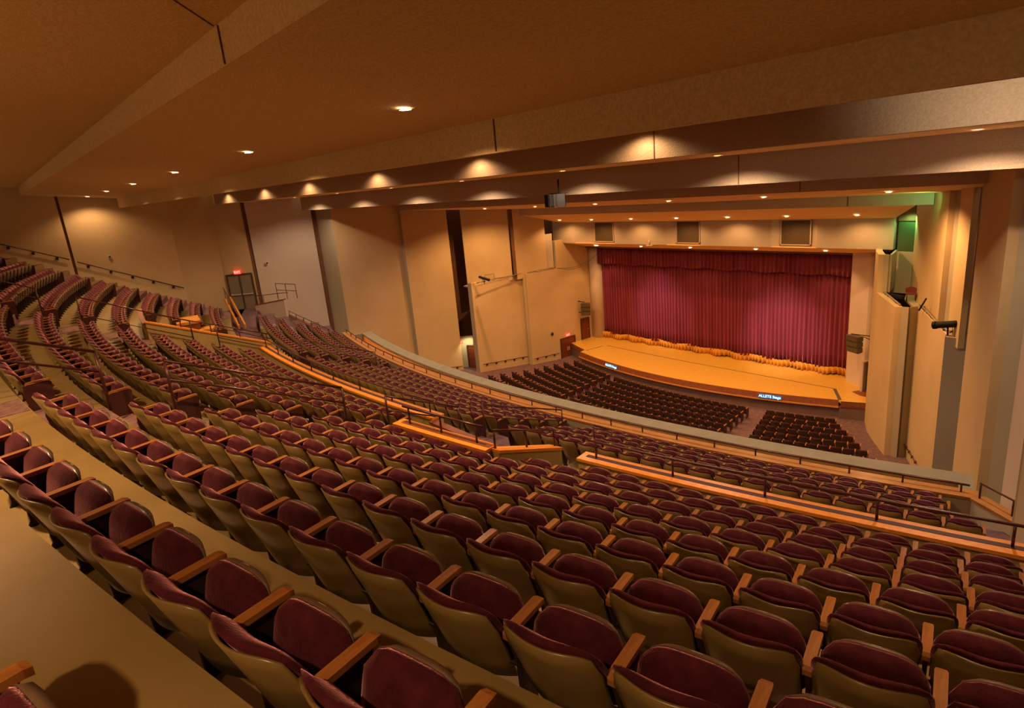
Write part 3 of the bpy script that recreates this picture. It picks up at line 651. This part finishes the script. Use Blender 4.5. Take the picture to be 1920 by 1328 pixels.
door('narrow cherry red door in the right side wall next to the stage', 'wall_doorway', (-12.12, 35.05, -14.78), (.55, -1), 1.2, 1.9, 'doorred', 'frame', 'plate')
door('narrow white framed door beside the right column of the stage', 'wall_doorway', (-13.35, 37.6, -13.6), (-.35, -1), .8, 1.75, 'doorgrey', 'whitepaint', 'knob', False)
q = MB(); q.loft([[Vector((x, y, ZS+.004)), Vector((x, y, ZS+.02)), Vector((x2, y, ZS+.02)), Vector((x2, y, ZS+.004))] for x, x2, y in ((-13.6, -13.2, 37.5), (-13.9, -13.05, 36.9), (-13.3, -12.9, 36.5))]); tag(q.build('floor_mat', 'wooddark'), 'dark mat on the stage floor below the white framed door at right', 'mat')
door('dark door inside the lit passage slot of the left wall', 'wall_doorway', (-38.62, 27.85, -14.1), (1, .4), .75, 1.9, 'doorred', 'frame', 'knob', False)
def exit_sign(p, ang, label, s=1.):
    t = thing('exit_sign', label, 'exit sign', p, ang, 'red exit signs')
    q = MB(); q.box((0, .03, 0), (.34*s, .07, .21*s)); q.build('sign_box', 'exit', t)
    lettering('EXIT', .16*s, .004, 'exitl', t, (0, -.01, 0))
exit_sign((-45.5, 13.55, -4.43), math.atan2(1.35, 1.14), 'red exit sign above the grey double doors at the far landing', 1.3)
exit_sign((-36.05, 35.95, -12.78), R(89), 'red exit sign above the cherry double doors left of the stage', 1.2)
exit_sign((-12.3, 34.95, -12.5), math.atan2(-1, .55), 'small red exit sign above the side door right of the stage', 1.2)
exit_sign((-39.3, 27.3, -11.85), R(60), 'tiny red exit sign glowing inside the dark slot of the left wall', 1.)
# lit passage pieces inside the slots
wall('wall_passage', [(-39.4, 27.35), (-38.75, 28.1)], -15, -11.4, 'litwall', .1)
wall('wall_passage', [(-6.5, 28.1), (-5.9, 28.1)], -15.5, -11.6, 'litwall', .1, -1)
spot('passage_light', (-38.3, 27.2, -11.5), (-38.9, 27.9, -13.5), 25, 140, (1, .85, .5))
spot('passage_light', (-6.05, 27.6, -11.4), (-6.2, 28.1, -13.5), 22, 140, (1, .85, .5))
# ------------------------------------------------------------------ wall handrails
def wall_rail(label, p0, p1, nb, out, drop=.12, r=.03, blk=.14):
    t = thing('wall_handrail', label, 'handrail', (0, 0, 0), 0, 'wall mounted handrails'); p0 = Vector(p0); p1 = Vector(p1); o = Vector(out)
    q = MB(); q.tube([p0+o*.12, p1+o*.12], r, 8); q.build('rail_tube', 'rail', t)
    for i in range(nb):
        p = p0.lerp(p1, (i+.45)/nb); q = MB(); q.box(p + o*.05 + Vector((0, 0, -drop)), (blk if abs(o.y) > .5 else .1, blk if abs(o.x) > .5 else .1, blk)); q.tube([p+o*.08+Vector((0, 0, -drop)), p+o*.12], .015, 5); q.build('bracket', 'metal', t)
wall_rail('dark handrail on the far left wall above the highest seats', (-45.3, -3, .98), (-45.3, 4.25, -2.18), 7, (1, 0, 0))
wall_rail('dark sloping handrail on the far left wall, right of the dark groove', (-45.3, 4.6, -2.38), (-45.3, 9.95, -4.88), 5, (1, 0, 0))
wall_rail('handrail on the lower left side wall, middle of three', (-37.15, 27.6, -13.36), (-36.85, 31.95, -13.76), 5, (1, 0, 0), .1, .025, .11)
wall_rail('handrail on the lower left side wall nearest the stage', (-36.3, 32.1, -13.92), (-36.24, 34.9, -14.12), 3, (1, 0, 0), .1, .025, .11)
wall_rail('short handrail on the lower left side wall left of the lit slot', (-39.1, 25.3, -13.4), (-38.8, 26.8, -13.58), 2, (1, 0, 0), .1, .025, .11)
wall_rail('handrail on the right side wall below the red side door', (-11.7, 34.2, -14.05), (-9.98, 31.5, -13.83), 4, (-.85, -.53, 0), .1, .025, .1)
wall_rail('handrail on the right side wall nearer the balcony', (-9.35, 31.7, -13.78), (-8.1, 29.3, -13.55), 4, (-.87, -.48, 0), .1, .025, .1)
# ------------------------------------------------------------------ loudspeakers
def line_array(label, p, ang, w, h, n, m='spk'):
    t = thing('loudspeaker', label, 'loudspeaker', p, ang, 'loudspeakers')
    for i in range(n):
        z = h/2 - (i+.5)*h/n; tilt = .05*i
        q = MB(); q.loft([[Vector((sx*w/2, -.22-tilt*0+.03*i, z-h/n*.47)), Vector((sx*w/2, -.25+.03*i, z+h/n*.47)), Vector((sx*w*.42, .22, z+h/n*.42)), Vector((sx*w*.42, .22, z-h/n*.42))] for sx in (-1, 1)]); c = q.build('speaker_box', m, t)
        q = MB(); q.box((0, -.255+.03*i, z), (w*.9, .02, h/n*.7)); q.build('grille', 'grille', c)
    return t
t = line_array('grey three-box loudspeaker on a bracket left of the stage opening', (-35.35, 37.55, -10.82), R(35), .8, 1.05, 3)
q = MB(); q.tube([(-.1, .1, .55), (-.75, .45, .62)], .03, 6); q.tube([(-.1, .2, -.35), (-.75, .45, -.35)], .03, 6); q.tube([(-.75, .45, .7), (-.75, .45, -.45)], .025, 6); q.build('bracket', 'black', t)
t = line_array('grey three-box loudspeaker on a bracket right of the stage opening', (-13.8, 36.6, -10.6), R(-25), .85, 1.0, 3)
q = MB(); q.tube([(-.3, 0, .52), (.95, .15, .62)], .025, 6); q.tube([(.5, .1, .5), (.95, .15, .4)], .02, 6); q.tube([(.95, .15, .7), (.95, .15, -.4), (1.05, .2, -.6)], .03, 6); q.build('bracket', 'black', t)
t = thing('loudspeaker', 'black curved loudspeaker cluster hanging under the ceiling beams left of centre', 'loudspeaker', (-17.05, 17.0, -.84), R(12), 'loudspeakers')
for i, a in enumerate((-28, 0, 28)):
    q = MB(); q.box((math.sin(R(a))*.42, -math.cos(R(a))*.28, 0), (.40, .34, .46), R(a)); c = q.build('speaker_box', 'black', t)
    q = MB(); q.box((math.sin(R(a))*.47+.0, -math.cos(R(a))*.46, 0), (.34, .02, .40), R(a)); q.build('grille', 'black', c)
q = MB(); q.tube([(0, 0, .23), (0, 0, .75)], .03, 6); q.tube([(-.4, 0, .25), (.4, 0, .25)], .02, 6); q.build('hanging_yoke', 'black', t)
# ------------------------------------------------------------------ ledge equipment
def stage_light(label, p, aim, L=1.0, r=.13):
    t = thing('stage_light', label, 'stage light', p, 0, 'stage lights on the side ledges'); d = Vector(aim).normalized()
    q = MB(); q.tube([-d*L*.5, -d*L*.2, d*L*.2, d*L*.5], r, 12); q.build('barrel', 'black', t)
    q = MB(); q.tube([d*L*.5, d*(L*.5+.12)], r*1.15, 12); q.build('lens_tube', 'black', t)
    q = MB(); q.tube([(0, 0, -.1), (0, .05, -.42)], .03, 6); q.tube([(-.15, 0, 0), (-.15, 0, -.25), (.15, 0, -.25), (.15, 0, 0)], .018, 5); q.build('yoke', 'black', t)
stage_light('black cylindrical stage light on the right side ledge above the wall end', (-6.95, 27.05, -6.62), (-1, .15, -.22), .8, .13)
stage_light('small black stage light tilted on the left side ledge', (-35.95, 27.6, -6.62), (1, .4, -.32), .75, .09)
t = thing('equipment_clamp', 'cluster of black clamps and cable beside the right ledge stage light', 'equipment', (-6.75, 27.3, -6.95))
q = MB(); q.box((0, 0, 0), (.16, .14, .2)); q.box((.2, .1, .05), (.14, .12, .26)); q.tube([(-.2, 0, -.05), (.1, .05, .1), (.35, .05, -.05)], .025, 6); q.build('clamps', 'black', t)
def pipe(label, a, b, r=.035):
    q = MB(); a = Vector(a); b = Vector(b); q.tube([a, a.lerp(b, .33)+Vector((0, 0, .02)), a.lerp(b, .66), b], r, 8); t = tag(q.build('ledge_pipe', 'lip'), label, 'pipe')
    q = MB(); rnd = random.Random(len(label)); q.tube([a.lerp(b, i/14)+Vector((rnd.uniform(-.03, .03), rnd.uniform(-.05, .05), -.05+rnd.uniform(-.04, .05))) for i in range(15)], .012, 5); q.build('cable', 'black', t)
pipe('white pipe with cables along the top of the right ledge nearest the stage', (-11.6, 34.0, -6.98), (-10.0, 31.4, -6.98)); pipe('white pipe with cables along the right ledge beside the stage light', (-9.3, 31.7, -6.98), (-7.2, 27.6, -6.98))
pipe('white pipe with cables along the left ledge, nearer part', (-36.7, 27.5, -6.98), (-36.6, 32.0, -6.98), .03); pipe('white pipe with cables along the left ledge, nearer the stage', (-36.35, 32.2, -6.98), (-36.2, 35.2, -6.98), .03)
t = thing('red_chair', 'small red chair standing on the right side ledge', 'chair', (-10.35, 33.9, -7.3), R(20))
q = MB(); q.box((0, 0, .35), (.42, .4, .08)); q.build('seat', 'redseat', t); q = MB(); q.loft([[Vector((x, .2+y, .38)), Vector((x, .2+y, .66 - abs(x)*.35)), Vector((x, .25+y, .66 - abs(x)*.35)), Vector((x, .25+y, .38))] for x, y in ((-.24, -.05), (-.12, 0), (0, .02), (.12, 0), (.24, -.05))]); q.build('backrest', 'redseat', t)
for x in (-.18, .18):
    for y in (-.16, .16): q = MB(); q.tube([(x, y, 0), (x, y, .33)], .015, 5); q.build('leg', 'metal', t)
t = thing('ledge_light', 'low black light fitting lying in front of the red chair', 'stage light', (-10.85, 33.6, -7.08), R(-30)); q = MB(); q.box((0, 0, 0), (.7, .18, .14)); q.tube([(-.3, 0, -.2), (-.3, 0, 0)], .02, 5); q.tube([(.3, 0, -.2), (.3, 0, 0)], .02, 5); q.build('housing', 'black', t)
t = thing('metal_bracket', 'small square pipe frame standing on the left side ledge', 'frame', (-37.2, 29.6, -7.3), 0); q = MB(); q.tube([(0, 0, 0), (0, 0, .62), (-.2, -.75, .62), (-.2, -.75, .45)], .03, 6); q.build('pipe_frame', 'lip', t)
q = MB(); q.tube([(-9.0, 30.6, -7.0), (-8.7, 30.4, -6.4)], .035, 6); tag(q.build('black_tube', 'black'), 'thin black tube leaning on the right ledge beside the wall', 'tube')
for k_, (z0, lb) in enumerate(((-.0, 'upper of two thin wires hanging across the left wall toward the stage'), (-.25, 'lower of two thin wires hanging across the left wall toward the stage'))):
    q = MB(); A_ = Vector((-36.05, 35.2, -7.06)); B_ = Vector((-33.9, 38.4, -5.85)); q.tube([A_.lerp(B_, i/12)+Vector((0, 0, (-.55+z0*.6)*math.sin(math.pi*i/12))) for i in range(13)], .012, 5)
    tag(q.build('hanging_wire', 'black'), lb, 'wire')
t = thing('ceiling_fixture', 'small white fixture on the soffit edge above the stage curtain', 'fixture', (-27.6, 36.15, -5.2)); q = MB(); q.tube([(0, 0, .35), (0, 0, .02)], .05, 6); q.box((0, 0, -.02), (.5, .1, .06)); q.build('body', 'white', t)
# wall devices
for p, o, lb, s_ in (((-44.62, 15.35, -4.02), (1, .4), 'small alarm device on the pale left wall panel', .16), ((-45.28, 6.3, -2.3), (1, 0), 'small sensor on the far left wall under the ceiling', .13), ((-36.25, 34.3, -12.36), (1, 0), 'round brown speaker on the left wall near the double doors', .2), ((-11.62, 34.0, -12.3), (-1, -.6), 'round dark speaker on the right wall by the side door', .2), ((-8.75, 31.7, -6.4), (-1, -.5), 'small dark sensor on the upper right wall above the ledge', .14), ((-8.95, 32.1, -3.25), (-1, -.5), 'small light fixture high on the upper right wall', .2)):
    t = thing('wall_device', lb, 'wall device', p, math.atan2(o[1], o[0])-math.pi/2, None); q = MB(); q.tube([(0, -.02, 0), (0, .07, 0)], s_*.7, 10); q.build('cover', 'white' if s_ < .17 else 'spk', t); q = MB(); q.tube([(0, .07, 0), (0, .10, 0)], s_*.4, 8); q.build('button', 'black', t)
# ------------------------------------------------------------------ far landing furniture
t = thing('stair_balustrade', 'orange sloping wooden stair side with maroon rail beside the grey exit doors', 'balustrade')
P0 = Vector((-43.5, 11.8, -5.85)); P1 = Vector((-36.9, 10.45, -6.72)); d = (P1-P0)
for e, nm in ((0., 'side_board'), (.35, 'side_board')):
    q = MB(); off = Vector((.0, e, 0)); q.hexa([P0+off+Vector((0, 0, -.1)), P1+off+Vector((0, 0, -.05)), P1+off+Vector((0, .1, -.05)), P0+off+Vector((0, .1, -.1))], [P0+off+Vector((0, 0, .12)), P1+off+Vector((0, 0, .15)), P1+off+Vector((0, .1, .15)), P0+off+Vector((0, .1, .12))]); q.build(nm, 'orange', t)
q = MB(); q.tube([P0+Vector((0, .1, .75)), P1+Vector((0, .1, .7))], .03, 6); q.build('handrail', 'rail', t)
for i in range(5): post(P0.lerp(P1, .05+.9*i/4)+Vector((0, .1, 0)), .72, t)
t = thing('landing_railing', 'thin brown pipe railing on top of the pale wall below the white panel', 'railing')
q = MB(); pts = [(-44.2, 14.1, -6.1), (-42.6, 14.7, -5.95), (-41.4, 15.3, -5.85)]; q.tube(pts, .025, 6); q.tube([(-43.2, 15.2, -5.35), (-41.0, 15.7, -5.35), (-41.0, 15.7, -6.3)], .025, 6); q.tube([(-43.2, 15.2, -5.8), (-41.0, 15.7, -5.8)], .02, 6); q.build('rails', 'rail', t)
for p in ((-43.2, 15.2, -6.4), (-42.1, 15.45, -6.4)): post(p, 1.05, t)
for p in ((-43.6, 14.35, -6.6), (-42.3, 14.9, -6.5)): post(p, .6, t)
for (p, sz, rz, lb, nm, ct_) in ((xyz(66.9, -10.9, 4.95), (1.7, 1.0, .12), -.18, 'flat orange plywood box top behind the far stair opening', 'plywood_box', 'box'), (xyz(67.6, -8.9, 4.95), (.9, .7, .1), -.5, 'orange panel leaning in the far stair opening, left of its box', 'plywood_crate', 'crate'), (xyz(66.2, -10.2, 5.35), (.8, .6, .1), -.4, 'smaller orange panel lying at the right of the far stair opening', 'plywood_crate', 'crate')):
    t = thing(nm, lb, ct_, p, rz); q = MB(); q.box((0, 0, 0), sz); q.build('top_board', 'orange', t); q = MB(); q.box((0, 0, -.35), (sz[0]*.92, sz[1]*.9, .6)); q.build('base', 'wooddark', t)
# ------------------------------------------------------------------ downlights (each lamp with its own light)
def downlight(p, watt, label, group, deg=115, col=WARM, r=.10, tilt=(0, 0, -1), fit=True):
    p = Vector(p)
    if fit:
        t = thing('ceiling_downlight', label, 'ceiling light', p, 0, group)
        q = MB(); n = 16; q.add([(math.cos(a)*rr_, math.sin(a)*rr_, z) for rr_, z in ((r*1.35, -.012), (r, -.02)) for a in [2*math.pi*i/n for i in range(n)]], [(i, (i+1) % n, (i+1) % n+n, i+n) for i in range(n)]); q.build('trim_ring', 'trimring', t)
        q = MB(); q.add([(math.cos(2*math.pi*i/n)*r, math.sin(2*math.pi*i/n)*r, -.018) for i in range(n)], [tuple(range(n-1, -1, -1))]); q.build('lens', 'lens', t)
    spot('downlight_lamp', p+Vector((0, 0, -.04)), p+Vector(tilt)*3, watt, deg, col, .55, r*.8)
PLACE = ['nearest', 'second from the camera', 'third from the camera', 'fourth from the camera', 'fifth from the camera', 'sixth and last at the far wall']
for i, x in enumerate((-9.16, -16.6, -23.9, -30.9, -37.5, -44.0)):
    downlight((x, 5.8, 1.262), (480, 430, 420, 400, 330, 120)[i], 'round recessed downlight in the brown rear ceiling, %s' % PLACE[i], 'downlights of the rear ceiling', 140)
for i, x in enumerate((-41, -34.8, -29.0, -22.5, -16.0, -9.6)): downlight((x, 12.05, .93), 42, '', '', 150, WARM, .08, (0, 0, -1), False)
downlight((-1.7, 5.8, 1.262), 170, 'round recessed downlight in the rear ceiling right above the lower right seats', 'downlights of the rear ceiling', 105)
for x, w_ in ((-.8, 190), (-8.9, 560), (-16.2, 260), (-23.7, 220), (-31, 200), (-38, 200)): downlight((x, -2.0, 2.25), w_, '', '', 104, WARM, .1, (0, .08, -1), False)
spot('beam_wash', (-2.6, 10.8, .2), (-2.4, 12.6, .6), 38, 140, (1, .82, .6))
for i, x in enumerate((-3.97, -9.9, -15.9, -21.8, -27.6, -33.5, -39.5)): downlight((x, 16.1, .17), 300, 'recessed downlight in the narrow soffit between the middle beams, %s' % (['nearest the right wall', 'second from the right wall', 'third from the right wall', 'fourth from the right wall', 'fifth from the right wall', 'sixth from the right wall', 'seventh from the right wall'][i]), 'downlights between the middle beams', 150, SOFT, .09)
for i, x in enumerate((-34.5, -29.44, -24.43, -19.48, -14.43, -9.36)):
    downlight((x, 27.2, -1.68), 660, 'recessed downlight in the apricot ceiling strip, %s from the left' % ORD[i], 'downlights of the long apricot strip', 150, AMB, .10)
for i, x in enumerate((-35.0, -31.7, -28.06, -24.37, -20.73, -17.1, -13.39)):
    downlight((x, 34.8, -3.25), 105, 'recessed downlight in the apricot soffit above the grilles, %s from the left' % ORD[i], 'downlights above the grilles', 150, AMB, .09)
for i, x in enumerate((-33.7, -29.3, -25.1, -20.3, -16.0)):
    downlight((x, 37.4, -5.49), (150, 45, 45, 45, 90)[i], 'recessed downlight in the soffit just above the stage curtain, %s from the left' % ORD[i], 'downlights above the stage curtain', 110, AMB, .09 if i else .14)
# light from the lighting bridge on to the curtain and from slots on to the side walls
spot('bridge_spot', (-30.5, 25.0, -1.75), (-29.0, 39.3, -10.8), 2600, 22, (1, .78, .72), 1., .1)
spot('bridge_spot', (-19, 25.0, -1.75), (-19.3, 39.3, -11.6), 3000, 24, (1, .78, .72), 1., .1)
spot('slot_light', (-8.6, 29.6, -2.35), (-11.2, 31.8, -2.3), 38, 120, GREEN)
spot('slot_light', (-7.6, 29.6, -1.3), (-7.1, 29.0, -5), 40, 120, GREEN)
spot('slot_light', (-11.3, 35.6, -3.4), (-11.2, 36.1, -4.6), 25, 150, GREEN)
